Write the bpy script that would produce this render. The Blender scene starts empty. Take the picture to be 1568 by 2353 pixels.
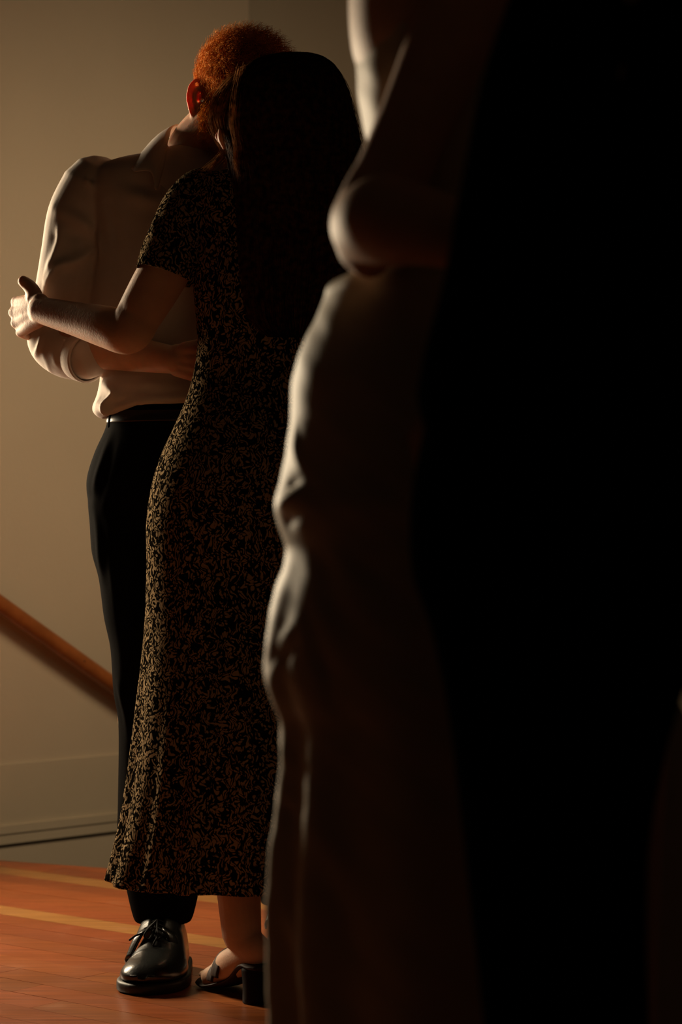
import bpy, bmesh, math, random
import numpy as np
from mathutils import Vector, Matrix, Euler

random.seed(7); RNG = np.random.default_rng(7)
sc = bpy.context.scene
COL = sc.collection
# ------------------------------------------------------------------ camera
F, H, CXP, CYP = 5553.0, 0.89, 784.0, 1176.5
cam_d = bpy.data.cameras.new('camera'); cam = bpy.data.objects.new('camera', cam_d); COL.objects.link(cam)
cam.location = (0, 0, H); cam.rotation_euler = (math.radians(90), 0, 0)
cam_d.sensor_fit = 'HORIZONTAL'; cam_d.sensor_width = 24.0; cam_d.lens = F / 1568.0 * 24.0
cam_d.clip_start = 0.05; cam_d.clip_end = 60
cam_d.dof.use_dof = True; cam_d.dof.focus_distance = 4.50; cam_d.dof.aperture_fstop = 4.6
sc.camera = cam
# ------------------------------------------------------------------ world, light, exposure
w = bpy.data.worlds.new('world'); sc.world = w; w.use_nodes = True
bg = w.node_tree.nodes['Background']; bg.inputs[0].default_value = (1.0, 0.74, 0.5, 1); bg.inputs[1].default_value = 0.004
sc.view_settings.view_transform = 'Standard'; sc.view_settings.look = 'None'
sc.view_settings.exposure = 0.0; sc.view_settings.gamma = 1.0; sc.view_settings.use_curve_mapping = False

# room axes: wall_back runs at 45 degrees (receding to the right)
A0 = Vector((-0.9115, 6.456, 0)); AD = Vector((0.7071, 0.7071, 0)); AN = Vector((0.7071, -0.7071, 0))
WINS = ((-1.27, -0.85),); Z_WIN = (0.80, 1.86)   # window opening in wall_back, left of the frame
T_END = 0.906                                     # the wall ends in an outside corner here

def light_area(name, loc, target, sx, sy, power, color):
    d = bpy.data.lights.new(name, 'AREA'); d.shape = 'RECTANGLE'; d.size = sx; d.size_y = sy
    d.energy = power; d.color = color
    o = bpy.data.objects.new(name, d); COL.objects.link(o); o.location = loc
    o.rotation_euler = (Vector(target) - Vector(loc)).to_track_quat('-Z', 'Y').to_euler()
    return o
tc = sum(WINS[0]) / 2; wl = A0 + AD * tc - AN * 0.10; wl.z = sum(Z_WIN) / 2
light_area('window_daylight', wl, wl + AN, WINS[0][1] - WINS[0][0] - .06, Z_WIN[1] - Z_WIN[0] - .06, 106, (1.0, 0.80, 0.54))
sd = bpy.data.lights.new('stair_lamp_light', 'SPOT'); sd.energy = 74; sd.color = (1.0, 0.70, 0.40)
sd.spot_size = math.radians(150); sd.spot_blend = 1.0; sd.shadow_soft_size = 0.42
so = bpy.data.objects.new('stair_lamp_light', sd); COL.objects.link(so); so.location = (0.40, 5.05, 2.02)
so.rotation_euler = (Vector((-0.28, 7.03, -0.30)) - so.location).to_track_quat('-Z', 'Y').to_euler()

# ------------------------------------------------------------------ helpers
def P(px, py, D):
    return Vector(((px - CXP) / F * D, D, H - (py - CYP) / F * D))
def NP(l): return np.array([list(v) for v in l], float)

def mat(name, color, rough=0.6, spec=0.5, var=0.0, vscale=8.0, bump=0.0, bscale=60.0, sss=0.0, sss_r=(1, .25, .12), sss_s=0.01, sheen=0.0, coat=0.0, metal=0.0):
    m = bpy.data.materials.new(name); m.use_nodes = True
    nt = m.node_tree; b = nt.nodes['Principled BSDF']
    b.inputs['Base Color'].default_value = (*color, 1); b.inputs['Roughness'].default_value = rough
    b.inputs['Specular IOR Level'].default_value = spec; b.inputs['Metallic'].default_value = metal
    tc_ = nt.nodes.new('ShaderNodeTexCoord')
    if var > 0:
        n = nt.nodes.new('ShaderNodeTexNoise'); n.inputs['Scale'].default_value = vscale; n.inputs['Detail'].default_value = 5
        nt.links.new(tc_.outputs['Object'], n.inputs['Vector'])
        r = nt.nodes.new('ShaderNodeValToRGB')
        r.color_ramp.elements[0].position = .3; r.color_ramp.elements[1].position = .7
        r.color_ramp.elements[0].color = (*[c * (1 - var) for c in color], 1)
        r.color_ramp.elements[1].color = (*[min(1, c * (1 + var)) for c in color], 1)
        nt.links.new(n.outputs['Fac'], r.inputs[0]); nt.links.new(r.outputs[0], b.inputs['Base Color'])
    if bump > 0:
        n2 = nt.nodes.new('ShaderNodeTexNoise'); n2.inputs['Scale'].default_value = bscale; n2.inputs['Detail'].default_value = 4
        nt.links.new(tc_.outputs['Object'], n2.inputs['Vector'])
        bp = nt.nodes.new('ShaderNodeBump'); bp.inputs['Strength'].default_value = bump; bp.inputs['Distance'].default_value = 0.004
        nt.links.new(n2.outputs['Fac'], bp.inputs['Height']); nt.links.new(bp.outputs[0], b.inputs['Normal'])
    if sss > 0:
        b.inputs['Subsurface Weight'].default_value = sss; b.inputs['Subsurface Radius'].default_value = sss_r
        b.inputs['Subsurface Scale'].default_value = sss_s
    if sheen > 0: b.inputs['Sheen Weight'].default_value = sheen
    if coat > 0: b.inputs['Coat Weight'].default_value = coat; b.inputs['Coat Roughness'].default_value = .12
    return m

def link_obj(name, me, material, parent=None, smooth=True, base=None):
    if material is not None: me.materials.append(material)
    if smooth: me.polygons.foreach_set('use_smooth', [True] * len(me.polygons))
    o = bpy.data.objects.new(name, me); COL.objects.link(o)
    if parent is not None: o.parent = parent
    return o
def base_of(parent):
    b = Vector((0, 0, 0)); p = parent
    while p is not None: b += p.location; p = p.parent
    return b
def obj(name, V, Fc, material, parent=None, smooth=True, **props):
    V = np.asarray(V, float); b = base_of(parent)
    me = bpy.data.meshes.new(name); me.from_pydata((V - np.array(b)).tolist(), [], [list(map(int, f)) for f in Fc]); me.update()
    o = link_obj(name, me, material, parent, smooth)
    for k, v in props.items(): o[k] = v
    return o
def empty(name, loc, label, cat, group=None):
    o = bpy.data.objects.new(name, None); COL.objects.link(o); o.location = loc; o.empty_display_size = .1
    o['label'] = label; o['category'] = cat
    if group: o['group'] = group
    return o
class MB:
    def __init__(s): s.V = []; s.F = []; s.n = 0
    def add(s, V, Fc):
        V = np.asarray(V, float); s.V.append(V); s.F += [[int(i) + s.n for i in f] for f in Fc]; s.n += len(V); return s
    def verts(s): return np.concatenate(s.V)

def crom(A, sub):
    A = np.asarray(A, float)
    if A.ndim == 1: A = A[:, None]
    n = len(A)
    if n < 3 or sub <= 1:
        t = np.linspace(0, n - 1, (n - 1) * max(sub, 1) + 1); i = np.minimum(t.astype(int), n - 2); f = (t - i)[:, None]
        return A[i] * (1 - f) + A[i + 1] * f
    E = np.vstack([2 * A[0] - A[1], A, 2 * A[-1] - A[-2]])
    out = []
    for i in range(n - 1):
        p0, p1, p2, p3 = E[i], E[i + 1], E[i + 2], E[i + 3]
        for k in range(sub):
            t = k / sub
            out.append(.5 * ((2 * p1) + (p2 - p0) * t + (2 * p0 - 5 * p1 + 4 * p2 - p3) * t * t + (3 * p1 - p0 - 3 * p2 + p3) * t ** 3))
    out.append(A[-1]); return np.array(out)

def grid_faces(rows, n, closed=True, caps=True):
    Fc = []
    m = n if closed else n - 1
    for i in range(rows - 1):
        for j in range(m):
            k = (j + 1) % n
            Fc.append([i * n + j, i * n + k, (i + 1) * n + k, (i + 1) * n + j])
    if caps and closed:
        Fc.append(list(range(n))[::-1]); Fc.append([(rows - 1) * n + j for j in range(n)])
    return Fc

def tube(pts, rad, n=14, sub=6, flat=None, up=None, caps=True, round_ends=True):
    """closed tube along pts; rad per point; flat = ratio of the second axis, up = direction of the first axis"""
    pts = NP(pts); rad = np.asarray(rad, float) * np.ones(len(pts))
    fl = np.ones(len(pts)) if flat is None else np.asarray(flat, float) * np.ones(len(pts))
    C = crom(pts, sub); R = crom(rad, sub)[:, 0]; FL = crom(fl, sub)[:, 0]
    T = np.gradient(C, axis=0); T /= np.linalg.norm(T, axis=1)[:, None] + 1e-12
    if round_ends:
        def capend(c, t, r, f, s):
            cs, rs = [], []
            for a in (80, 60, 35): cs.append(c + s * t * r * .9 * math.sin(math.radians(a))); rs.append(r * math.cos(math.radians(a)))
            return cs, rs
        c0, r0 = capend(C[0], T[0], R[0], FL[0], -1); c1, r1 = capend(C[-1], T[-1], R[-1], FL[-1], 1)
        C = np.vstack([c0, C, c1[::-1]]); R = np.concatenate([r0, R, r1[::-1]])
        FL = np.concatenate([[FL[0]] * 3, FL, [FL[-1]] * 3]); T = np.vstack([[T[0]] * 3, T, [T[-1]] * 3])
    ref = np.array(up if up is not None else (0.13, -0.97, 0.2), float)
    V = []
    ang = np.linspace(0, 2 * np.pi, n, endpoint=False)
    prev = None
    for c, r, f, t in zip(C, R, FL, T):
        if up is not None or prev is None:
            a = ref - t * ref.dot(t)
            if np.linalg.norm(a) < 1e-3: a = np.cross(t, [1, 0, 0])
        else:
            a = prev - t * prev.dot(t)
        a /= np.linalg.norm(a); b = np.cross(t, a); prev = a
        V.append(c + r * (np.cos(ang)[:, None] * a + f * np.sin(ang)[:, None] * b))
    return np.concatenate(V), grid_faces(len(C), n, True, caps)

def ellipsoid(c, r, M=None, nu=16, nv=12):
    V = []; c = np.array(c, float); r = np.array(r, float)
    for i in range(nv + 1):
        th = math.pi * (i + .001) / (nv + .002)
        for j in range(nu):
            ph = 2 * math.pi * j / nu
            V.append([r[0] * math.sin(th) * math.cos(ph), r[1] * math.sin(th) * math.sin(ph), r[2] * math.cos(th)])
    V = np.array(V)
    if M is not None: V = V @ np.array(M).T
    return V + c, grid_faces(nv + 1, nu)

def box(c, s, M=None):
    V = np.array([[x, y, z] for x in (-.5, .5) for y in (-.5, .5) for z in (-.5, .5)]) * np.array(s)
    if M is not None: V = V @ np.array(M).T
    return V + np.array(c, float), [[0, 1, 3, 2], [4, 6, 7, 5], [0, 4, 5, 1], [2, 3, 7, 6], [0, 2, 6, 4], [1, 5, 7, 3]]

def loft(rows, D, n=96, sub=5, p=1.0, caps=True):
    """rows: (py, left px, right px, near half-depth, far half-depth[, D]) -> horizontal rings"""
    A = np.array([list(r) + ([D] if len(r) == 5 else []) for r in rows], float)
    A = crom(A, sub)
    ang = np.linspace(0, 2 * np.pi, n, endpoint=False)
    V = []
    for py, l, r, bn, bf, d in A:
        x0 = (l - CXP) / F * d; x1 = (r - CXP) / F * d; z = H - (py - CYP) / F * d
        c, s = np.cos(ang), np.sin(ang)
        c = np.sign(c) * np.abs(c) ** p; s = np.sign(s) * np.abs(s) ** p
        V.append(np.stack([(x0 + x1) / 2 + (x1 - x0) / 2 * c, d + np.where(s < 0, bn, bf) * s, np.full(n, z)], 1))
    return np.concatenate(V), grid_faces(len(A), n, True, caps)

def remesh(V, Fc, voxel, smooth=4, fac=.5):
    me = bpy.data.meshes.new('tmp'); me.from_pydata(np.asarray(V).tolist(), [], Fc); me.update()
    o = bpy.data.objects.new('tmp', me); COL.objects.link(o)
    m = o.modifiers.new('r', 'REMESH'); m.mode = 'VOXEL'; m.voxel_size = voxel; m.adaptivity = 0
    if smooth: s = o.modifiers.new('s', 'SMOOTH'); s.iterations = smooth; s.factor = fac
    dg = bpy.context.evaluated_depsgraph_get(); dg.update()
    e = o.evaluated_get(dg); m2 = e.to_mesh()
    nv = len(m2.vertices); V2 = np.empty(nv * 3); m2.vertices.foreach_get('co', V2); V2 = V2.reshape(-1, 3)
    N2 = np.empty(nv * 3); m2.vertices.foreach_get('normal', N2); N2 = N2.reshape(-1, 3)
    F2 = [list(p.vertices) for p in m2.polygons]
    e.to_mesh_clear(); bpy.data.objects.remove(o); bpy.data.meshes.remove(me)
    return V2, N2, F2

def seg_dist(V, a, b):
    ab = b - a; t = np.clip(((V - a) @ ab) / (ab @ ab + 1e-12), 0, 1)
    return np.linalg.norm(V - (a + t[:, None] * ab), axis=1), t
def folds(V, N, fl):
    """fl: list of (points, width, amplitude) ridges (or valleys) pushed along the normals"""
    d = np.zeros(len(V))
    for pts, wd, amp in fl:
        pts = crom(NP(pts), 4); best = np.full(len(V), 9.0); tt = np.zeros(len(V)); m = len(pts) - 1
        for i in range(m):
            ds, t = seg_dist(V, pts[i], pts[i + 1]); k = ds < best
            best[k] = ds[k]; tt[k] = (i + t[k]) / m
        d += amp * np.exp(-(best / wd) ** 2) * (0.25 + .75 * np.sin(np.pi * np.clip(tt, .02, .98)))
    return V + N * d[:, None]
def wav(V, k, seed=0, n=6):
    r = np.random.default_rng(seed); o = np.zeros(len(V))
    for i in range(n):
        v = r.normal(size=3); v /= np.linalg.norm(v); o += np.sin(V @ v * k * r.uniform(.6, 1.6) + r.uniform(0, 6.28))
    return o / n

# ------------------------------------------------------------------ materials
M_wall = mat('painted_wall', (0.62, 0.55, 0.44), .75, .25, var=.03, vscale=2.5, bump=.06, bscale=90)
M_trim = mat('painted_trim', (0.60, 0.54, 0.43), .5, .4, var=.03, vscale=6)
M_rail = mat('varnished_wood', (0.36, 0.12, 0.035), .35, .5, var=.25, vscale=14)
M_shirt = mat('shirt_cotton', (0.62, 0.54, 0.48), .85, .2, var=.03, vscale=30, bump=.10, bscale=500)
M_trouser = mat('black_wool', (0.005, 0.0044, 0.0042), .9, .01, bump=.1, bscale=600)
M_skin = mat('skin', (0.56, 0.34, 0.23), .58, .22, var=.08, vscale=30, bump=.12, bscale=260, sss=.25, sss_s=.012)
M_skin_m = mat('skin_fair', (0.60, 0.35, 0.24), .6, .15, var=.08, vscale=30, bump=.12, bscale=260, sss=.75, sss_r=(1, .06, .03), sss_s=.0105)
M_leather = mat('black_leather', (0.012, 0.013, 0.012), .28, .6, bump=.08, bscale=240, coat=.35)
M_sole = mat('black_rubber', (0.014, 0.013, 0.011), .5, .4)
M_lace = mat('black_lace', (0.01, 0.01, 0.01), .8, .2)
M_sandal = mat('brown_leather', (0.03, 0.014, 0.009), .6, .15)
M_heel = mat('dark_heel', (0.010, 0.006, 0.004), .6, .08)
M_gown = mat('cream_satin', (0.52, 0.44, 0.32), .55, .16, var=.04, vscale=12, bump=.1, bscale=300)
M_jacket = mat('black_cloth', (0.0015, 0.0015, 0.0017), .95, 0.0)
M_eye = mat('eye_white', (0.7, 0.66, 0.6), .2, .5)
M_lining = mat('dark_lining', (0.02, 0.015, 0.012), .8, .2)
def hair_mat(name, c1, c2, rough=.38):
    m = mat(name, c1, rough, .02); nt = m.node_tree; b = nt.nodes['Principled BSDF']
    n = nt.nodes.new('ShaderNodeTexNoise'); n.inputs['Scale'].default_value = 90
    t = nt.nodes.new('ShaderNodeTexCoord'); nt.links.new(t.outputs['Object'], n.inputs['Vector'])
    r = nt.nodes.new('ShaderNodeValToRGB'); r.color_ramp.elements[0].position = .35; r.color_ramp.elements[1].position = .65
    r.color_ramp.elements[0].color = (*c1, 1); r.color_ramp.elements[1].color = (*c2, 1)
    nt.links.new(n.outputs['Fac'], r.inputs[0]); nt.links.new(r.outputs[0], b.inputs['Base Color'])
    return m
M_ginger = hair_mat('ginger_hair', (0.55, 0.14, 0.015), (0.92, 0.36, 0.06), .5)
M_ginger_base = mat('ginger_hair_base', (0.24, 0.06, 0.009), .9, .05)
M_brown = hair_mat('dark_brown_hair', (0.020, 0.009, 0.004), (0.14, 0.055, 0.018), .55)
M_lit_lock = hair_mat('lit_brown_hair_lock', (0.10, 0.040, 0.013), (0.42, 0.18, 0.06), .5)  # dark brown hair with its colour brightened so the shaded locks look lit
M_brown_base = mat('dark_brown_hair_base', (0.004, 0.0022, 0.0015), .85, .03)

def floral_mat():
    m = bpy.data.materials.new('floral_print'); m.use_nodes = True; nt = m.node_tree; b = nt.nodes['Principled BSDF']
    L = nt.links.new
    t = nt.nodes.new('ShaderNodeTexCoord')
    nz = nt.nodes.new('ShaderNodeTexNoise'); nz.inputs['Scale'].default_value = 38; nz.inputs['Detail'].default_value = 1
    L(t.outputs['Object'], nz.inputs['Vector'])
    mx = nt.nodes.new('ShaderNodeVectorMath'); mx.operation = 'MULTIPLY_ADD'; mx.inputs[1].default_value = (.05, .05, .05)
    L(nz.outputs['Color'], mx.inputs[0]); L(t.outputs['Object'], mx.inputs[2])
    vo = []
    for i, (rot, s) in enumerate((((.4, .7, .3), 1), ((-.5, -.8, .9), 1.15))):
        mp = nt.nodes.new('ShaderNodeMapping'); mp.inputs['Rotation'].default_value = rot
        mp.inputs['Scale'].default_value = (190 * s, 120 * s, 80 * s)
        L(mx.outputs[0], mp.inputs['Vector'])
        v = nt.nodes.new('ShaderNodeTexVoronoi'); v.feature = 'F1'; v.inputs['Scale'].default_value = 1.0
        L(mp.outputs[0], v.inputs['Vector']); vo.append(v)
    mn = nt.nodes.new('ShaderNodeMath'); mn.operation = 'MINIMUM'
    L(vo[0].outputs['Distance'], mn.inputs[0]); L(vo[1].outputs['Distance'], mn.inputs[1])
    r = nt.nodes.new('ShaderNodeValToRGB')
    r.color_ramp.elements[0].position = .30; r.color_ramp.elements[0].color = (0.33, 0.23, 0.13, 1)
    r.color_ramp.elements[1].position = .40; r.color_ramp.elements[1].color = (0.006, 0.005, 0.004, 1)
    L(mn.outputs[0], r.inputs[0]); L(r.outputs[0], b.inputs['Base Color'])
    b.inputs['Roughness'].default_value = .9; b.inputs['Specular IOR Level'].default_value = .0
    return m
M_floral = floral_mat()

def plank_mat():
    m = bpy.data.materials.new('fir_plank'); m.use_nodes = True; nt = m.node_tree; b = nt.nodes['Principled BSDF']; L = nt.links.new
    oi = nt.nodes.new('ShaderNodeObjectInfo'); t = nt.nodes.new('ShaderNodeTexCoord')
    mp = nt.nodes.new('ShaderNodeMapping'); mp.inputs['Rotation'].default_value = (0, 0, math.radians(39)); mp.inputs['Scale'].default_value = (3, 60, 20)
    L(t.outputs['Object'], mp.inputs['Vector'])
    n = nt.nodes.new('ShaderNodeTexNoise'); n.inputs['Scale'].default_value = 1.6; n.inputs['Detail'].default_value = 6
    L(mp.outputs[0], n.inputs['Vector'])
    r = nt.nodes.new('ShaderNodeValToRGB'); r.color_ramp.elements[0].position = .3; r.color_ramp.elements[0].color = (.62, .55, .5, 1)
    r.color_ramp.elements[1].position = .7; r.color_ramp.elements[1].color = (1.15, 1.15, 1.15, 1)
    L(n.outputs['Fac'], r.inputs[0])
    mx = nt.nodes.new('ShaderNodeMix'); mx.data_type = 'RGBA'; mx.blend_type = 'MULTIPLY'; mx.inputs[0].default_value = 1
    L(oi.outputs['Color'], mx.inputs[6]); L(r.outputs[0], mx.inputs[7])
    n2 = nt.nodes.new('ShaderNodeTexNoise'); n2.inputs['Scale'].default_value = 9; n2.inputs['Detail'].default_value = 6
    L(t.outputs['Object'], n2.inputs['Vector'])
    r2 = nt.nodes.new('ShaderNodeValToRGB'); r2.color_ramp.elements[0].position = .62; r2.color_ramp.elements[1].position = .8
    r2.color_ramp.elements[0].color = (0, 0, 0, 1); r2.color_ramp.elements[1].color = (.4, .4, .4, 1)
    L(n2.outputs['Fac'], r2.inputs[0])
    m2 = nt.nodes.new('ShaderNodeMix'); m2.data_type = 'RGBA'; L(r2.outputs[0], m2.inputs[0]); L(mx.outputs[2], m2.inputs[6]); m2.inputs[7].default_value = (.42, .20, .10, 1)
    L(m2.outputs[2], b.inputs['Base Color'])
    rr = nt.nodes.new('ShaderNodeMapRange'); rr.inputs[3].default_value = .22; rr.inputs[4].default_value = .5
    L(n2.outputs['Fac'], rr.inputs[0]); L(rr.outputs[0], b.inputs['Roughness'])
    b.inputs['Specular IOR Level'].default_value = .5
    bp = nt.nodes.new('ShaderNodeBump'); bp.inputs['Strength'].default_value = .12; bp.inputs['Distance'].default_value = .003
    L(n.outputs['Fac'], bp.inputs['Height']); L(bp.outputs[0], b.inputs['Normal'])
    return m
M_plank = plank_mat()

# ------------------------------------------------------------------ the room
def wall_panel(mb, t0, t1, z0, z1, th=.12, off=0.0):
    c = A0 + AD * ((t0 + t1) / 2) - AN * (th / 2 + off); M = [[AD.x, -AN.x, 0], [AD.y, -AN.y, 0], [0, 0, 1]]
    V, Fc = box((c.x, c.y, (z0 + z1) / 2), (t1 - t0, th, z1 - z0), M); mb.add(V, Fc)
mb = MB(); ZT = 3.2; ZB = -1.3
ts = [-7.0] + [t for wn_ in WINS for t in wn_] + [T_END]
for a_, b_ in zip(ts[::2], ts[1::2]): wall_panel(mb, a_, b_, ZB, ZT)
for wn_ in WINS: wall_panel(mb, *wn_, ZB, Z_WIN[0]); wall_panel(mb, *wn_, Z_WIN[1], ZT)
wb = obj('wall_back', mb.verts(), mb.F, M_wall, smooth=False, kind='structure', label='plain beige wall behind the embracing couple', category='wall')
mb = MB(); wall_panel(mb, T_END - .4, 7.0, ZB, ZT, .12, .18)
obj('wall_right', mb.verts(), mb.F, M_wall, smooth=False, kind='structure', label='darker beige wall set back right of the corner', category='wall')
# baseboard with a projecting foot moulding
mb = MB(); M3 = [[AD.x, -AN.x, 0], [AD.y, -AN.y, 0], [0, 0, 1]]
def on_wall(mb, t0, t1, z0, z1, d0, d1):
    c = A0 + AD * ((t0 + t1) / 2) + AN * ((d0 + d1) / 2)
    V, Fc = box((c.x, c.y, (z0 + z1) / 2), (t1 - t0, d1 - d0, z1 - z0), M3); mb.add(V, Fc)
on_wall(mb, -6, T_END, .040, .214, 0.0, .007)
bbd = obj('baseboard_back', mb.verts(), mb.F, M_trim, smooth=False, kind='structure', label='tall painted baseboard along the beige wall', category='baseboard')
mb = MB(); on_wall(mb, -6, T_END, .030, .052, .0, .015); on_wall(mb, -6, T_END, .002, .030, .0, .011)
obj('foot_moulding', mb.verts(), mb.F, M_trim, bbd, smooth=False)
# window (left of the frame) that lets the daylight in
for k_, (t0, t1) in enumerate(WINS):
    wn = empty('window_%d' % (k_ + 1), A0 + AD * ((t0 + t1) / 2), 'narrow tall window in the beige wall left of the couple', 'window'); wn['kind'] = 'structure'
    mb = MB()
    for (a, b_, c_, d_) in ((t0 - .05, t0 + .02, Z_WIN[0] - .04, Z_WIN[1] + .05), (t1 - .02, t1 + .05, Z_WIN[0] - .04, Z_WIN[1] + .05), (t0, t1, Z_WIN[0] - .04, Z_WIN[0] + .02), (t0, t1, Z_WIN[1] - .02, Z_WIN[1] + .05)):
        on_wall(mb, a, b_, c_, d_, -.10, .012)
    obj('window_frame', mb.verts(), mb.F, M_trim, wn, smooth=False)
# floor of separate planks; the far edge is where the stairwell drops away
E0 = Vector((-0.8718, 6.175)); ED = Vector((0.906, -0.4226)); EN = Vector((ED.y, -ED.x))   # EN points to the room side
def clip(poly, p, n):
    out = []
    for i in range(len(poly)):
        a, b_ = poly[i], poly[(i + 1) % len(poly)]
        da, db = (a - p).dot(n), (b_ - p).dot(n)
        if da >= 0: out.append(a)
        if (da >= 0) != (db >= 0): out.append(a + (b_ - a) * (da / (da - db)))
    return out
HALF = [(E0, Vector((-0.4226, -0.906))), (Vector((A0.x, A0.y)) + Vector((AN.x, AN.y)) * .015, Vector((AN.x, AN.y))),
        (Vector((-2.66, 0)), Vector((1, 0))), (Vector((1.5, 0)), Vector((-1, 0))), (Vector((0, 1.6)), Vector((0, 1)))]
sub_poly = [Vector((-3, 1)), Vector((2, 1)), Vector((2, 8)), Vector((-3, 8))]
for h_ in HALF: sub_poly = clip(sub_poly, *h_)
def prism(poly, z0, z1):
    n = len(poly)
    V = [(p.x, p.y, z0) for p in poly] + [(p.x, p.y, z1) for p in poly]
    return V, [list(range(n))[::-1], list(range(n, 2 * n))] + [[i, (i + 1) % n, n + (i + 1) % n, n + i] for i in range(n)]
V, Fc = prism(sub_poly, -.16, -.018)
fl = obj('floor', V, Fc, mat('subfloor', (.03, .012, .006), .8), smooth=False, kind='structure', label='polished orange fir plank floor', category='floor')
PA = math.radians(-39); pd = Vector((math.cos(PA), math.sin(PA))); pq = Vector((-pd.y, pd.x)); PW = .083
rr = random.Random(3)
q_y = (Vector(P(0, 2090, 4942 / (2090 - CYP)).xy)).dot(pq)      # the pale strip in the photograph
k0 = int(math.floor(q_y / PW)); qoff = q_y - (k0 + .5) * PW
kk = lambda y: int(math.floor((P(0, y, 4942 / (y - CYP)).xy.dot(pq) - qoff) / PW))
yellow = {k0, kk(2006)}
for k in range(-8, 76):
    q0 = k * PW + qoff; s = -6 + rr.uniform(0, 1.2)
    while s < 4:
        Lp = rr.uniform(1.3, 2.6)
        poly = [pd * s + pq * q0, pd * (s + Lp) + pq * q0, pd * (s + Lp) + pq * (q0 + PW), pd * s + pq * (q0 + PW)]
        poly = [p + (pd * (.0006 if i in (0, 3) else -.0006)) + (pq * (.0005 if i < 2 else -.0005)) for i, p in enumerate(poly)]
        for h_ in HALF:
            if len(poly) > 2: poly = clip(poly, *h_)
        if len(poly) > 2:
            zt = rr.uniform(-.0004, 0)
            V, Fc = prism(poly, -.018, zt)
            o = obj('plank', V, Fc, M_plank, fl, smooth=False)
            yl = k in yellow or rr.random() < .03
            v = rr.uniform(.82, 1.15)
            o.color = ((.37 * v, .165 * v, .043 * v, 1) if yl else (.305 * v, .076 * v * rr.uniform(.9, 1.15), .017 * v, 1))
        s += Lp
# handrail on the wall
hr = empty('handrail', A0 + AD * .2 + Vector((0, 0, .5)), 'round varnished wooden handrail sloping down along the beige wall', 'handrail')
r0 = P(0, 1388, 6.402); r1 = P(258, 1572, 6.672); dr = (r1 - r0) / (r1.x - r0.x)
ra, rb = r0 - dr * 1.1, r0 + dr * .78
V, Fc = tube([ra, rb], [.0225, .0225], n=20, sub=2); obj('rail', V, Fc, M_rail, hr)
kn = r0 + dr * ((P(186, 1515, 6.58).x) - r0.x)
V, Fc = ellipsoid(kn + Vector((.001, -.0198, .004)), (.012, .004, .005)); obj('knot', V, Fc, mat('dark_knot', (.05, .015, .006), .5), hr)
for f in (.62, -.75):
    c = r0 + dr * f; wp = c - AN * ((c - A0).dot(AN)); V, Fc = tube([c - Vector((0, 0, .02)), c - Vector((0, 0, .05)), wp - Vector((0, 0, .07))], [.006] * 3, n=8)
    obj('bracket', V, Fc, mat('dark_metal', (.05, .04, .03), .4, metal=.8), hr)
# the lamp over the stairs (above the frame) that holds the stair light
lp = empty('stair_lamp', so.location + Vector((0, 0, .1)), 'dark metal ceiling spot lamp over the stairwell', 'lamp')
dirv = Vector((-0.28, 7.03, -0.30)) - so.location; dirv.normalize()
b0 = so.location - dirv * .10
V, Fc = tube([b0, b0 + dirv * .05], [.03, .05], n=20, sub=1, round_ends=False); obj('lamp_shade', V, Fc, M_jacket, lp)
V, Fc = tube([b0, Vector((b0.x, b0.y, ZT))], [.008, .008], n=8, sub=1, round_ends=False); obj('stem', V, Fc, M_jacket, lp)

# ------------------------------------------------------------------ bodies
def frame(face, up=(0, 0, 1)):
    f = Vector(face).normalized(); u = Vector(up); l = u.cross(f).normalized(); u = f.cross(l).normalized()
    return Matrix(((l.x, f.x, u.x), (l.y, f.y, u.y), (l.z, f.z, u.z)))      # columns: left, forward, up
def head(mb, c, M, s=1.0, ears=(1, 1), eface=None):
    c = Vector(c); W = lambda x, y, z: c + M @ Vector((x * s, y * s, z * s))
    E = lambda p, r: mb.add(*ellipsoid(W(*p), [q * s for q in r], M))
    E((0, -.015, .032), (.074, .096, .081)); E((0, .03, -.03), (.058, .062, .085)); E((0, -.03, -.02), (.062, .07, .06))
    for sg in (1, -1):
        mb.add(*tube([W(sg * .056, -.01, -.035), W(sg * .05, .02, -.08), W(0, .075, -.103)], [.02 * s, .019 * s, .019 * s]))
        E((sg * .038, .054, -.022), (.024, .026, .026)); E((sg * .011, .099, -.033), (.009, .010, .008))
        mb.add(*tube([W(sg * .055, .055, .02), W(sg * .02, .082, .026), W(0, .084, .022)], [.012 * s, .013 * s, .012 * s]))
    E((0, .074, -.1), (.022, .019, .018))
    mb.add(*tube([W(0, .086, .018), W(0, .098, -.008), W(0, .111, -.028)], [.008 * s, .009 * s, .0125 * s]))
    for z, r in ((-.058, .007), (-.071, .008)):
        mb.add(*tube([W(-.023, .078, z), W(0, .092, z), W(.023, .078, z)], [r * .6 * s, r * s, r * .6 * s]))
    for sg, on in ((1, ears[0]), (-1, ears[1])):
        if on: ear(mb, W, M, sg, s)
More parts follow.
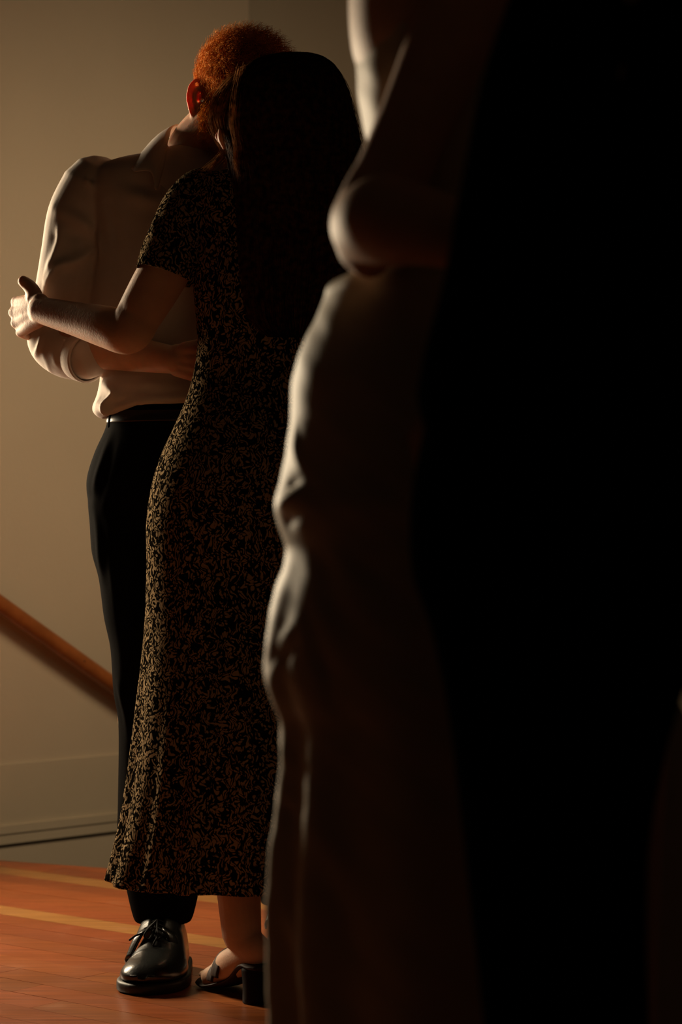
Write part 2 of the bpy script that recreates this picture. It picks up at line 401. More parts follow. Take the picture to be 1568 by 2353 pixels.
def ear(mb, W, M, sg, s):
    # ear plane: u runs back and outward, z is up
    o = (sg * .068, -.010, -.008)
    def Q(u, z, n=0.0):       # u back-out, n along outward-forward normal
        return W(o[0] + sg * (.75 * u + .66 * n), o[1] - .66 * u + .75 * n, o[2] + z)
    rim = [(.004, .006), (.002, .024), (.014, .036), (.028, .034), (.037, .018), (.036, -.002), (.030, -.018), (.020, -.032), (.010, -.036), (.003, -.026)]
    mb.add(*tube([Q(u, z, .004) for u, z in rim], [.0038 * s, .0042 * s, .0042 * s, .0042 * s, .0042 * s, .004 * s, .004 * s, .0055 * s, .0055 * s, .004 * s], n=10, sub=5))
    # thin back sheet
    sheet = [(.010, .030, .006), (.018, .020, .014), (.019, .005, .016), (.016, -.012, .013), (.011, -.028, .009)]
    for u, z, hw in sheet:
        mb.add(*tube([Q(u - hw, z, -.002), Q(u, z, -.006), Q(u + hw, z, .001)], [.0075 * s] * 3, flat=.36, up=M @ Vector((0, 0, 1)), n=12, sub=4))
    mb.add(*tube([Q(.012, .026, .001), Q(.023, .016, .003), Q(.024, 0, .003), Q(.017, -.013, .003)], [.0032 * s] * 4, n=8))
    mb.add(*ellipsoid(Q(.002, -.006, .004), (.005 * s, .005 * s, .008 * s), M))
def hand(mb, Wp, d, up, n, curls, thumb, s=1.0, spread=0.0, thl=(.042, .034, .026)):
    """Wp wrist, d towards knuckles, up from pinky to index, n back of the hand; curls: three bends per finger"""
    Wp, d, up, n = Vector(Wp), Vector(d).normalized(), Vector(up).normalized(), Vector(n).normalized()
    offs = (.028, .009, -.010, -.027); kl = (.088, .090, .085, .078)
    ph = ((.042, .025, .021), (.046, .029, .022), (.042, .026, .021), (.033, .020, .019)); rad = (.0092, .0094, .0089, .0080)
    for i in range(4):
        a = Wp + up * offs[i] * .55 * s; k = Wp + d * kl[i] * s + up * offs[i] * s + n * (.004 if i in (1, 2) else 0) * s
        mb.add(*tube([a, (a + k) / 2 + n * .002, k], [.0145 * s, .0125 * s, rad[i] * 1.2 * s], n=12))
        ang = 0; p = k; pts = [k - d * .01 * s, k]
        dd = (d + up * spread * (1.5 - i)).normalized()
        for j in range(3):
            ang += math.radians(curls[i][j]); v = dd * math.cos(ang) - n * math.sin(ang)
            p = p + v * ph[i][j] * s; pts.append(p)
        mb.add(*tube(pts, [rad[i] * 1.1 * s, rad[i] * 1.12 * s, rad[i] * 1.0 * s, rad[i] * .92 * s, rad[i] * .78 * s], n=12, sub=4))
    b = Wp + d * .02 * s + up * .02 * s
    pts = [b]; 
    for v, l in zip(thumb, thl): pts.append(pts[-1] + Vector(v).normalized() * l * s)
    mb.add(*tube(pts, [.016 * s, .0142 * s, .0125 * s, .0105 * s], n=12, sub=5))
def limb(mb, pts, rad, n=18, **k): mb.add(*tube(pts, rad, n=n, **k))
def arm_pts(S, E, Wr): return [S, S.lerp(E, .35), S.lerp(E, .8), E, E.lerp(Wr, .25), E.lerp(Wr, .65), Wr]
def foot(mb, ankle, heel, ball, toe, right, s=1.0):
    a, h_, b, t = map(Vector, (ankle, heel, ball, toe)); right = Vector(right).normalized(); fw = (t - h_); fw.z = 0; fw.normalize()
    limb(mb, [a + Vector((0, 0, .05)), a, h_ + Vector((0, 0, .02))], [.034 * s, .033 * s, .028 * s])
    limb(mb, [h_ + Vector((0, 0, .018)), a.lerp(b, .5) - Vector((0, 0, .01)), b + Vector((0, 0, .018))], [.028 * s, .031 * s, .026 * s])
    limb(mb, [h_ + Vector((0, 0, .016)), b + right * .02 + Vector((0, 0, .012)), b + right * .022 + fw * .01 + Vector((0, 0, .012))], [.02 * s, .02 * s, .016 * s])
    limb(mb, [h_ + Vector((0, 0, .016)), b - right * .02 + Vector((0, 0, .012)), b - right * .022 + fw * .01 + Vector((0, 0, .012))], [.02 * s, .02 * s, .016 * s])
    for i, (o_, l, r) in enumerate(((-.03, .058, .0115), (-.012, .052, .0085), (.003, .047, .008), (.017, .040, .0075), (.029, .032, .007))):
        p0 = b + right * o_ + Vector((0, 0, .01)); limb(mb, [p0, p0 + fw * l * .6 + Vector((0, 0, .004)), p0 + fw * l], [r * s * 1.1, r * s, r * s * .9], n=10)

# ===== the man in the white shirt =========================================
DM = 4.71
man = empty('person', (P(400, 1000, DM).x, DM, 0), 'person in a white shirt and black trousers with ginger hair, facing the camera', 'person')
HMc = P(557, 238, 4.665); HMf = frame((.42, -.90, -.12), (.14, 0, 1))
mS, mE, mW = P(208, 445, 4.72), P(124, 786, 4.725), P(405, 828, 4.545)
mS2, mE2, mW2 = P(650, 440, 4.75), P(835, 735, 4.64), P(770, 835, 4.40)
b = MB(); head(b, HMc, HMf, 1.02)
limb(b, [P(446, 420, 4.73), P(458, 350, 4.710), P(512, 290, 4.675)], [.070, .064, .064])
limb(b, [P(400, 1080, 4.73), P(405, 900, 4.72), P(415, 700, 4.72), P(432, 520, 4.73), P(448, 410, 4.735)], [.13, .125, .14, .14, .085], flat=.62, up=(1, 0, 0))
limb(b, [P(250, 440, 4.73), P(440, 425, 4.74), P(640, 435, 4.75)], [.05, .06, .05])
for S, E, W_ in ((mS, mE, mW), (mS2, mE2, mW2)):
    limb(b, arm_pts(S, E, W_), [.052, .048, .042, .042, .041, .034, .026])
hand(b, mW, (mW - mE), (0, -.1, 1), (-.3, -1, 0), [(10, 15, 10)] * 4, [(1, -.3, .2), (1, -.2, .1), (1, 0, 0)], 1.05)
hand(b, mW2, (-1, -.1, 0), (0, 0, 1), (0, -1, 0), [(8, 12, 8)] * 4, [(-.6, -.1, .8), (-.8, 0, .5), (-1, 0, .3)], 1.05)
mH, mK, mA = P(312, 1100, 4.73), P(325, 1600, 4.71), P(374, 2125, 4.70)
mH2, mK2, mA2 = P(520, 1100, 4.75), P(565, 1580, 4.80), P(648, 2060, 5.06)
for h_, k_, a_ in ((mH, mK, mA), (mH2, mK2, mA2)):
    limb(b, [h_, h_.lerp(k_, .5), k_, k_.lerp(a_, .35), k_.lerp(a_, .8), a_], [.075, .065, .05, .05, .036, .034])
V, N, Fc = remesh(b.verts(), b.F, .0032, 4, .5)
obj('body', V, Fc, M_skin_m, man, label='fair skin with a reddened ear')
for sg in (1, -1):
    V, Fc = ellipsoid(HMc + HMf @ Vector((sg * .032, .076, .004)), (.0125,) * 3); obj('eye', V, Fc, M_eye, man)
# shirt
b = MB()
b.add(*loft([(338, 395, 520, .055, .06), (352, 345, 560, .068, .07), (366, 275, 610, .082, .085), (386, 222, 640, .098, .095), (420, 205, 660, .11, .105), (470, 205, 662, .116, .11), (560, 220, 655, .118, .11),
      (660, 215, 645, .112, .11), (760, 205, 640, .104, .11), (820, 212, 638, .102, .11), (860, 230, 635, .106, .11), (905, 224, 632, .114, .11), (935, 212, 632, .120, .11), (952, 216, 630, .121, .11), (968, 236, 625, .112, .10)], DM, n=72, sub=4, p=.88))
b.add(*tube([P(222, 432, 4.72), P(188, 500, 4.722), P(170, 580, 4.725), P(156, 655, 4.73), P(139, 725, 4.735), P(126, 784, 4.73), P(156, 814, 4.695), P(202, 822, 4.655)],
            [.070, .068, .064, .063, .058, .053, .047, .043], n=28, sub=7))
b.add(*tube([P(640, 432, 4.75), P(760, 600, 4.70), P(835, 735, 4.64), P(815, 780, 4.55)], [.07, .065, .055, .045], n=20))
V, N, Fc = remesh(b.verts(), b.F, .0040, 5, .5)
# the hem is bloused: lower on the hip, higher over the belly
xl = P(225, 900, DM).x; z0 = P(0, 880, DM).z
dn = np.clip((z0 - V[:, 2]) / .07, 0, 1); V[:, 2] += dn * .030 * np.clip((V[:, 0] - xl) / .085, 0, 1)
DF = 4.59
fl_ = [([P(105, 640, 4.68), P(135, 560, 4.66), P(150, 505, 4.68)], .012, .007), ([P(120, 610, 4.67), P(175, 600, 4.66), P(215, 570, 4.68)], .012, .008),
       ([P(105, 660, 4.68), P(130, 625, 4.67), P(150, 600, 4.67)], .009, .007), ([P(130, 545, 4.67), P(190, 545, 4.66), P(240, 590, 4.67)], .013, -.006),
       ([P(130, 480, 4.68), P(200, 520, 4.655), P(248, 600, 4.66)], .014, .006), ([P(245, 470, 4.62), P(256, 560, 4.61), P(252, 680, 4.61)], .013, -.013),
       ([P(225, 460, 4.63), P(238, 560, 4.62), P(240, 640, 4.62)], .012, .007),
       ([P(74, 822, 4.70), P(90, 800, 4.68), P(98, 765, 4.68)], .008, .004),
       ([P(140, 790, 4.66), P(134, 830, 4.66), P(180, 862, 4.66)], .006, .006), ([P(145, 800, 4.66), P(165, 830, 4.65), P(190, 866, 4.65)], .006, -.005), ([P(152, 795, 4.66), P(178, 830, 4.64), P(198, 862, 4.65)], .0055, .006),
       ([P(100, 800, 4.68), P(118, 830, 4.68), P(120, 850, 4.69)], .008, .005), ([P(112, 800, 4.68), P(128, 825, 4.67), P(140, 850, 4.68)], .008, -.004),
       ([P(238, 880, 4.66), P(262, 905, 4.62), P(245, 930, 4.63), P(262, 952, 4.63)], .010, .010), ([P(228, 930, 4.66), P(260, 945, 4.62), P(330, 918, 4.60), P(430, 915, 4.6)], .010, .008),
       ([P(235, 915, 4.65), P(280, 925, 4.61), P(340, 900, 4.60)], .009, -.007), ([P(250, 890, 4.63), P(300, 880, 4.6), P(360, 885, 4.6)], .012, .006),
       ([P(300, 895, 4.6), P(350, 905, 4.59), P(430, 895, 4.59)], .010, -.006),
       ([P(290, 440, 4.6), P(340, 455, 4.6), P(400, 470, 4.59)], .018, .006), ([P(270, 400, 4.62), P(320, 430, 4.6), P(390, 445, 4.6)], .016, -.005),
       ([P(180, 388, 4.70), P(210, 430, 4.64), P(235, 500, 4.62)], .006, .005), ([P(190, 386, 4.70), P(222, 430, 4.63), P(246, 500, 4.61)], .006, -.005)]
fl_ = [(p_, w_ * .9, a_ * (1.5 if a_ > 0 else .9)) for p_, w_, a_ in fl_]
V = folds(V, N, fl_); V += N * (wav(V, 42, 5, 9) * .003 + wav(V * [1, 1, .6], 95, 8, 9) * .0011)[:, None]
shirt = obj('shirt', V, Fc, M_shirt, man)
# collar: leaf folded over from the stand
def strip(a, c, th, rows=8, sub=6, bulge=None):
    A, B = crom(NP(a), sub), crom(NP(c), sub); V = []
    for k in range(rows + 1):
        t = k / rows; R_ = A * (1 - t) + B * t
        if bulge is not None: R_ = R_ + np.array(bulge) * math.sin(math.pi * t)
        V.append(R_)
    V = np.concatenate(V); n = len(A); Fc = grid_faces(rows + 1, n, False, False)
    return V, Fc
def solid(o, th, off=0):
    m = o.modifiers.new('solid', 'SOLIDIFY'); m.thickness = th; m.offset = off; return o
V, Fc = strip([P(470, 288, 4.79), P(425, 287, 4.775), P(398, 290, 4.72), P(388, 318, 4.645), P(378, 375, 4.605), P(362, 434, 4.568)],
              [P(470, 325, 4.84), P(405, 312, 4.82), P(338, 340, 4.725), P(304, 390, 4.602), P(346, 395, 4.578), P(359, 437, 4.565)], .003, bulge=(-.003, -.008, .003))
solid(obj('collar', V, Fc, M_shirt, shirt), .0022)
V, Fc = strip([P(470, 288, 4.79), P(560, 300, 4.75), P(600, 350, 4.66), P(520, 440, 4.59)], [P(470, 325, 4.84), P(600, 330, 4.79), P(640, 400, 4.66), P(540, 450, 4.59)], .003, bulge=(.004, -.006, .004))
solid(obj('collar', V, Fc, M_shirt, shirt), .0022)
V, Fc = strip([P(382, 330, 4.645), P(376, 390, 4.618), P(370, 440, 4.594), P(400, 470, 4.588)], [P(392, 345, 4.66), P(398, 400, 4.625), P(400, 440, 4.600), P(420, 470, 4.592)], .003)
solid(obj('placket', V, Fc, M_shirt, shirt), .002)
V, Fc = tube([P(176, 818, 4.677), P(190, 821, 4.664), P(204, 824, 4.65)], [.0395, .0435, .0435], n=32, sub=4, caps=False, round_ends=False)
solid(obj('cuff', V, Fc, M_shirt, shirt), .004, 1)
# trousers
b = MB()
b.add(*loft([(928, 262, 605, .095, .09), (955, 250, 612, .102, .1), (990, 240, 618, .112, .11), (1040, 217, 626, .122, .125), (1100, 199, 634, .128, .13), (1150, 202, 634, .125, .13), (1200, 215, 628, .10, .12)], 4.72, n=64, sub=4))
b.add(*loft([(1090, 205, 420, .09, .09, 4.72), (1155, 202, 424, .10, .10, 4.72), (1200, 206, 420, .098, .10, 4.72), (1270, 211, 412, .092, .095, 4.715), (1330, 227, 408, .088, .09, 4.71), (1420, 239, 402, .082, .085, 4.71), (1490, 254, 398, .078, .08, 4.705), (1590, 261, 398, .075, .075, 4.70),
      (1640, 270, 400, .072, .072, 4.70), (1700, 273, 402, .07, .07, 4.70), (1850, 271, 412, .07, .07, 4.70), (1920, 271, 425, .07, .07, 4.70), (2025, 288, 456, .07, .07, 4.69), (2090, 302, 448, .062, .062, 4.685), (2118, 311, 438, .056, .056, 4.685)], DM, n=48, sub=4))
b.add(*loft([(1090, 425, 625, .09, .09, 4.75), (1270, 440, 630, .092, .095, 4.76), (1500, 490, 640, .08, .08, 4.79), (1700, 530, 660, .07, .07, 4.86), (1900, 560, 690, .065, .065, 4.96), (2075, 600, 700, .055, .055, 5.06)], DM, n=40, sub=5))
V, N, Fc = remesh(b.verts(), b.F, .0045, 4, .5)
V = folds(V, N, [([P(246, 985, 4.66), P(226, 1060, 4.65), P(206, 1150, 4.66)], .010, .004), ([P(255, 1000, 4.64), P(238, 1080, 4.63), P(214, 1170, 4.64)], .010, -.005),
                 ([P(208, 1170, 4.66), P(222, 1250, 4.65), P(230, 1330, 4.66)], .012, .005), ([P(250, 1200, 4.63), P(262, 1500, 4.63), P(290, 1900, 4.64)], .012, .005), ([P(262, 1560, 4.65), P(285, 1610, 4.64), P(300, 1700, 4.64)], .012, .005)])
V += N * (wav(V * [1, 1, .5], 40, 3, 8) * .002)[:, None]
tr = obj('trousers', V, Fc, M_trouser, man)
# belt with loop
V, Fc = loft([(946, 249, 608, .104, .10), (951, 247, 609, .1065, .102), (968, 244, 611, .1085, .104), (973, 245, 611, .106, .102)], 4.72, n=90, sub=3, caps=False)
belt = obj('belt', V, Fc, mat('belt_leather', (.015, .013, .012), .3, .5), man); solid(belt, .003, 1)
bx = P(252, 962, 4.66)
V, Fc = tube([P(256, 943, 4.668), P(252, 960, 4.658), P(250, 978, 4.660)], [.0045] * 3, n=10, flat=.5); obj('belt_loop', V, Fc, M_trouser, tr)
# shoes
def shoe(parent, heel, toe, wid=.054, left=1):
    heel, toe = Vector(heel), Vector(toe); ax = (toe - heel); Ln = ax.length; ax.normalize(); sd = Vector((ax.y, -ax.x, 0)) * left   # sd: outer side
    up = Vector((0, 0, 1))
    prof = [(0.0, .020, .030, .085), (.02, .62, .020, .115), (.08, .70, .018, .118), (.18, .74, .018, .112), (.30, .76, .018, .112), (.40, .80, .018, .110), (.50, .88, .018, .094), (.62, .98, .018, .076), (.74, 1.0, .018, .066), (.84, .95, .018, .060), (.92, .78, .019, .053), (.97, .52, .022, .042), (1.0, .16, .026, .030)]
    A = crom([[u * Ln, max(w_, .1) * wid, zb, zt, -.010 * math.sin(math.pi * u)] for u, w_, zb, zt in prof], 5)
    n = 40; ang = np.linspace(0, 2 * np.pi, n, endpoint=False); V = []
    for u, w_, zb, zt, off in A:
        c, s_ = np.cos(ang), np.sin(ang)
        zz = np.where(s_ > 0, zb + .012 + (zt - zb - .012) * np.abs(s_) ** .85, zb + .012 - .012 * np.abs(s_) ** .5)
        xx = w_ * np.sign(c) * np.abs(c) ** .8 * np.where(s_ > 0, 1 - .18 * np.abs(s_), 1)
        V.append(np.array(heel)[None] + np.outer(np.full(n, u), ax) + np.outer(xx + off, sd) + np.outer(zz, up))
    V = np.concatenate(V); Fc = grid_faces(len(A), n)
    # soft creases over the vamp
    Nn = (V - (np.array(heel) + np.outer((V - np.array(heel)) @ np.array(ax), ax) + np.array((0, 0, .04)))); Nn /= np.linalg.norm(Nn, axis=1)[:, None] + 1e-9
    hp = lambda u, x, z: heel + ax * (u * Ln) + sd * x + up * z
    V = folds(V, Nn, [([hp(.66, -.045, .05), hp(.64, 0, .075), hp(.66, .045, .05)], .007, -.003), ([hp(.60, -.045, .06), hp(.575, 0, .085), hp(.6, .045, .06)], .006, -.0025), ([hp(.62, -.05, .05), hp(.61, 0, .08), hp(.63, .05, .05)], .006, .002)])
    sh = obj('shoe', V, Fc, M_leather, parent)
    # welted sole and heel block
    out = crom([[u * Ln, max(w_, .3) * wid + .006, -.010 * math.sin(math.pi * u)] for u, w_, _, _ in prof], 4)
    L_ = [np.array(heel + ax * u) + np.array(sd) * (o_ + w_) for u, w_, o_ in out]; R_ = [np.array(heel + ax * u) + np.array(sd) * (o_ - w_) for u, w_, o_ in out]
    L_[0] = L_[0] - np.array(ax) * .006; R_[0] = R_[0] - np.array(ax) * .006
    rim = np.array(L_ + R_[::-1] ); m = len(rim)
    rim = np.vstack([rim[:len(L_)], [np.array(heel + ax * (Ln + .008))], rim[len(L_):]]); m = len(rim)
    mb = MB(); V = []
    for z, g in ((.001, .97), (.004, 1.0), (.016, 1.0), (.020, .985), (.021, .9)):
        cen = rim.mean(0); V.append(cen + (rim - cen) * [g, g, 1] + [0, 0, z])
    V = np.concatenate(V); mb.add(V, grid_faces(5, m))
    so_ = obj('sole', mb.verts(), mb.F, M_sole, sh)
    # quarters with open lacing: raised flaps
    for sg in (1, -1):
        a = [hp(.62, sg * .042, .048), hp(.56, sg * .022, .090), hp(.50, sg * .012, .099), hp(.40, sg * .012, .113), hp(.30, sg * .014, .118)]
        c = [hp(.58, sg * .052, .032), hp(.52, sg * .046, .060), hp(.46, sg * .043, .070), hp(.38, sg * .041, .078), hp(.30, sg * .040, .085)]
        V, Fc = strip(a, c, .003, bulge=tuple(sd * sg * .006 + up * .004)); solid(obj('eyelet_flap', V, Fc, M_leather, sh), .004)
    for i, u in enumerate((.55, .50, .45, .40, .35)):
        z = .094 + .0045 * i + .004
        V, Fc = tube([hp(u, -.022, z - .006), hp(u - .01, 0, z + .003), hp(u, .022, z - .006)], [.0022] * 3, n=8); obj('lace', V, Fc, M_lace, sh)
    return sh, hp
sh, hp = shoe(man, (-.338, 4.745, 0), (-.366, 4.448, 0), .059)
def lace(pts, r=.0020): 
    V, Fc = tube(pts, [r] * len(pts), n=8, sub=6); obj('lace', V, Fc, M_lace, sh)
k0_ = hp(.46, .0, .112)
lace([k0_, P(330, 2142, 4.58), P(312, 2150, 4.56), P(298, 2160, 4.56)])
lace([k0_, P(362, 2150, 4.575), P(356, 2163, 4.56), P(352, 2172, 4.555)])
lace([k0_, P(338, 2138, 4.57), P(332, 2152, 4.56), P(345, 2156, 4.57), k0_]); lace([k0_, P(362, 2140, 4.575), P(372, 2150, 4.57), P(360, 2156, 4.57), k0_])
shoe(man, (P(668, 2050, 5.13).x, 5.13, 0), (P(672, 2150, 4.86).x, 4.86, 0), .052)
# hair: a base cap and many short curls
Mh = np.array(HMf); hc = np.array(HMc)
def on_head(dirs, grow=0.0):
    cc = np.array((0, -.014, .033)) * 1.02; r = np.array((.075, .097, .082)) * 1.02 + grow
    return (dirs * r + cc)
dirs = RNG.normal(size=(30000, 3)); dirs /= np.linalg.norm(dirs, axis=1)[:, None]
def hairline(d):      # local: x left, y front, z up
    front = np.clip((d[:, 1] - .1) / .8, 0, 1)
    low = -.66 + front * .62 + np.where((np.abs(d[:, 0]) > .75), .30 * np.clip((d[:, 1] + .25) / .2, 0, 1) * np.clip((.45 - d[:, 1]) / .3, 0, 1), 0)
    return d[:, 2] > low
keep = dirs[hairline(dirs + RNG.normal(0, .05, dirs.shape))][:6500]
b = MB()
cap = ellipsoid((0, 0, 0), (1, 1, 1), None, 48, 32)[0]
capd = cap / np.linalg.norm(cap, axis=1)[:, None]; hl = hairline(capd)
lump = 1 + .10 * wav(capd, 5, 2, 6)
pts = on_head(capd, .0) + capd * (np.where(hl, .003 + .010 * np.clip(capd[:, 2] + .25, 0, 1) * lump, -.012))[:, None]
V = pts @ Mh.T + hc
hair = obj('hair', V, grid_faces(33, 48), M_ginger_base, man, label='short curly ginger hair')
def strands(P0, D0, length, curl, seg, rad, sag=None, seed=1, comb=None):
    """many thin three-sided curls as one mesh"""
    r = np.random.default_rng(seed); n = len(P0)
    L = length * r.uniform(.6, 1.25, n) if np.isscalar(length) else length
    t = np.linspace(0, 1, seg + 1)
    a = np.cross(D0, r.normal(size=(n, 3))); a /= np.linalg.norm(a, axis=1)[:, None]; bb = np.cross(D0, a)
    ph = r.uniform(0, 6.28, n); fr = r.uniform(.7, 1.4, n) * curl[1]; am = curl[0] * r.uniform(.5, 1.4, n)
    ang = ph[:, None] + fr[:, None] * 6.28 * t
    base = P0[:, None, :] + D0[:, None, :] * (L[:, None] * t)[:, :, None]
    if comb is not None: base = base + comb[:, None, :] * ((t ** 1.6)[None, :] * L[:, None])[:, :, None]
    k = np.minimum(1, t * 4)[None, :]
    C = base + (am[:, None] * k * (np.cos(ang) - np.cos(ph)[:, None] * (1 - k)))[:, :, None] * a[:, None, :] + (am[:, None] * k * np.sin(ang))[:, :, None] * bb[:, None, :]
    return ribbons(C, rad, t)
def ribbons(C, rad, t):
    n, m, _ = C.shape
    T = np.gradient(C, axis=1); T /= np.linalg.norm(T, axis=2)[:, :, None] + 1e-12
    ref = np.array([.31, .5, .81]); A = np.cross(T, ref); A /= np.linalg.norm(A, axis=2)[:, :, None] + 1e-9; B = np.cross(T, A)
    R = rad * (1 - .75 * t ** 2)[None, :, None]
    rings = [C + R * (math.cos(x) * A + math.sin(x) * B) for x in (0, 2.094, 4.189)]
    V = np.stack(rings, 2).reshape(-1, 3)
    idx = (np.arange(n)[:, None, None] * m * 3 + np.arange(m - 1)[None, :, None] * 3); Fc = []
    for j in range(3):
        k = (j + 1) % 3
        Fc.append(np.stack([idx + j, idx + k, idx + 3 + k, idx + 3 + j], -1).reshape(-1, 4))
    return V, np.concatenate(Fc)
def fast_obj(name, V, Q, material, parent, **props):
    me = bpy.data.meshes.new(name); V = V - np.array(base_of(parent))
    me.vertices.add(len(V)); me.vertices.foreach_set('co', V.astype(np.float32).ravel())
    me.loops.add(Q.size); me.loops.foreach_set('vertex_index', Q.astype(np.int32).ravel())
    me.polygons.add(len(Q)); me.polygons.foreach_set('loop_start', np.arange(0, Q.size, 4, dtype=np.int32))
    me.update(calc_edges=True); me.validate()
    o = link_obj(name, me, material, parent)
    for k, v in props.items(): o[k] = v
    return o
topw = np.clip(keep[:, 2] + .25, 0, 1)
P0 = on_head(keep) + keep * (.001 + .008 * topw)[:, None]
lenl = (.008 + .018 * topw) * RNG.uniform(.6, 1.3, len(keep))
cmb = np.stack([np.zeros(len(keep)), .5 * topw, -.25 + .3 * topw], 1)
V, Q = strands(P0 @ Mh.T + hc, keep @ Mh.T, lenl, (.0050, 1.5), 12, .00050, seed=4, comb=cmb @ Mh.T)
fast_obj('curls', V, Q, M_ginger, hair, kind='stuff')
# beard on jaw and chin
bd = []
while len(bd) < 3400:
    u, sg = random.random(), random.choice((1, -1))
    A_, B_ = Vector((sg * .066, .002, -.022)), Vector((sg * .060, .012, -.075)); C_ = Vector((0, .088, -.108))
    k = random.random()
    p = A_.lerp(B_, min(1, k * 2)) if k < .35 else B_.lerp(C_, (k - .35) / .65)
    o_ = Vector((sg, .35, -.25)).lerp(Vector((0, 1, -.4)), max(0, (k - .35) / .65)).normalized()
    p = p + Vector((random.gauss(0, .004), random.gauss(0, .012), random.gauss(0, .012))) + o_ * .010
    bd.append((p * 1.02, (o_ * .6 + Vector((0, .2, -.9))).normalized()))
P0 = NP([x[0] for x in bd]) @ Mh.T + hc; D0 = NP([x[1] for x in bd]) @ Mh.T
V, Q = strands(P0, D0, .016, (.0012, 1.0), 5, .00035, seed=9)
fast_obj('beard', V, Q, M_ginger, man, kind='stuff')

# ===== the woman in the floral dress =====================================
DW = 4.46
wom = empty('person', (P(580, 1000, DW).x, DW, 0), 'person with long dark hair in a dark floral dress, back to the camera', 'person')
HWc = P(652, 272, 4.445); HWf = frame((-.35, .93, -.08), (-.10, 0, 1))
wS, wE, wW = P(478, 452, 4.46), P(296, 764, 4.475), P(92, 712, 4.615)
wS2, wE2, wW2 = P(770, 455, 4.50), P(800, 430, 4.78), P(650, 395, 4.93)
b = MB(); head(b, HWc, HWf, .95)
limb(b, [P(615, 430, 4.47), P(625, 380, 4.46), P(645, 320, 4.45)], [.062, .050, .052])
limb(b, [P(580, 1150, 4.46), P(600, 900, 4.46), P(610, 780, 4.46), P(612, 600, 4.46), P(618, 430, 4.47)], [.14, .12, .105, .125, .08], flat=.62, up=(1, 0, 0))
limb(b, [P(490, 455, 4.46), P(610, 430, 4.47), P(765, 455, 4.49)], [.042, .05, .042])
limb(b, [wS, wS.lerp(wE, .3), wS.lerp(wE, .62), wS.lerp(wE, .86), wE, wE.lerp(wW, .22), wE.lerp(wW, .6), wW], [.046, .047, .047, .043, .040, .040, .032, .0255], n=24, sub=8)
limb(b, arm_pts(wS2, wE2, wW2), [.045, .043, .038, .037, .036, .03, .024])
gd = Vector((-.58, .81, -.10)); gn = Vector((-.82, -.56, .12))
hand(b, wW + Vector((.002, 0, 0)), gd, (-.05, .02, 1), gn, [(58, 55, 40), (62, 58, 40), (64, 60, 42), (60, 60, 45)], [(-.15, .3, .7), (-.4, .25, .6), (-.6, .1, .5)], 1.10, thl=(.014, .016, .015))
hand(b, wW2, (-1, .2, 0), (0, 0, 1), (.2, 1, 0), [(12, 18, 12)] * 4, [(-.6, 0, .7), (-.8, 0, .4), (-1, 0, .3)], .95)
wH, wK, wA = P(490, 1150, 4.47), P(520, 1640, 4.44), P(556, 2150, 4.405)
wH2, wK2, wA2 = P(680, 1150, 4.47), P(690, 1640, 4.46), P(705, 2150, 4.42)
for h_, k_, a_, sg in ((wH, wK, wA, 0), (wH2, wK2, wA2, 1)):
    limb(b, [h_, h_.lerp(k_, .5), k_, k_.lerp(a_, .32), k_.lerp(a_, .75), a_], [.08, .07, .05, .054, .042, .036], n=20)
heelp = Vector((P(592, 2210, 4.385).x, 4.385, .075)); toep = Vector((P(483, 2262, 4.56).x, 4.56, .012))
fdir = (toep - heelp); fdir.z = 0; fdir.normalize(); fr_ = Vector((fdir.y, -fdir.x, 0))
ballp = Vector((toep.x, toep.y, .014)) - fdir * .055
foot(b, wA, heelp, ballp, toep, -fr_, .98)
sh2 = Vector((P(735, 2210, 4.40).x - heelp.x, .03, 0))
foot(b, wA2, heelp + sh2, ballp + sh2 + Vector((.05, 0, 0)), toep + sh2 + Vector((.08, 0, 0)), -fr_, .98)
V, N, Fc = remesh(b.verts(), b.F, .0030, 4, .5)
V = folds(V, N, [([wE + Vector((-.02, -.02, .05)), wE + Vector((.01, -.04, .03))], .010, -.004)])
obj('body', V, Fc, M_skin, wom)
for sg in (1, -1):
    V, Fc = ellipsoid(HWc + HWf @ Vector((sg * .030, .072, .004)), (.0118,) * 3); obj('eye', V, Fc, M_eye, wom)
# dress: an open shell
rows = [(391, 560, 690, .045, .050), (397, 505, 735, .058, .06), (405, 462, 770, .068, .065), (425, 446, 790, .085, .075), (470, 442, 798, .098, .085), (560, 446, 792, .105, .09), (660, 447, 784, .108, .095), (740, 454, 774, .102, .092), (800, 456, 768, .098, .09), (860, 447, 772, .10, .09),
        (920, 430, 780, .112, .095), (985, 402, 795, .126, .10), (1050, 372, 808, .137, .105), (1120, 351, 815, .143, .11), (1180, 341, 818, .145, .11), (1220, 338, 818, .145, .11), (1330, 339, 815, .142, .11), (1420, 336, 812, .150, .11), (1500, 330, 812, .160, .115),
        (1600, 321, 815, .175, .12), (1700, 310, 818, .188, .125), (1790, 298, 822, .198, .13), (1870, 285, 828, .206, .13), (1920, 274, 832, .210, .13), (1970, 262, 836, .213, .13), (2014, 250, 840, .215, .13)]
n = 220; V, Fc = loft(rows, DW, n=n, sub=7, p=.97, caps=False)
nr = len(V) // n; G = V.reshape(nr, n, 3); ang = np.linspace(0, 2 * np.pi, n, endpoint=False)
cen = G.mean(1, keepdims=True); rad_ = G - cen; rad_ /= np.linalg.norm(rad_, axis=2)[:, :, None]
zz = G[:, :, 2]; low = np.clip((P(0, 1420, DW).z - zz) / (P(0, 1420, DW).z - .22), 0, 1)
an = (np.degrees(ang) % 360)[None, :]
def bump(a0, wdt): d = (an - a0 + 180) % 360 - 180; return np.exp(-(d / wdt) ** 2)
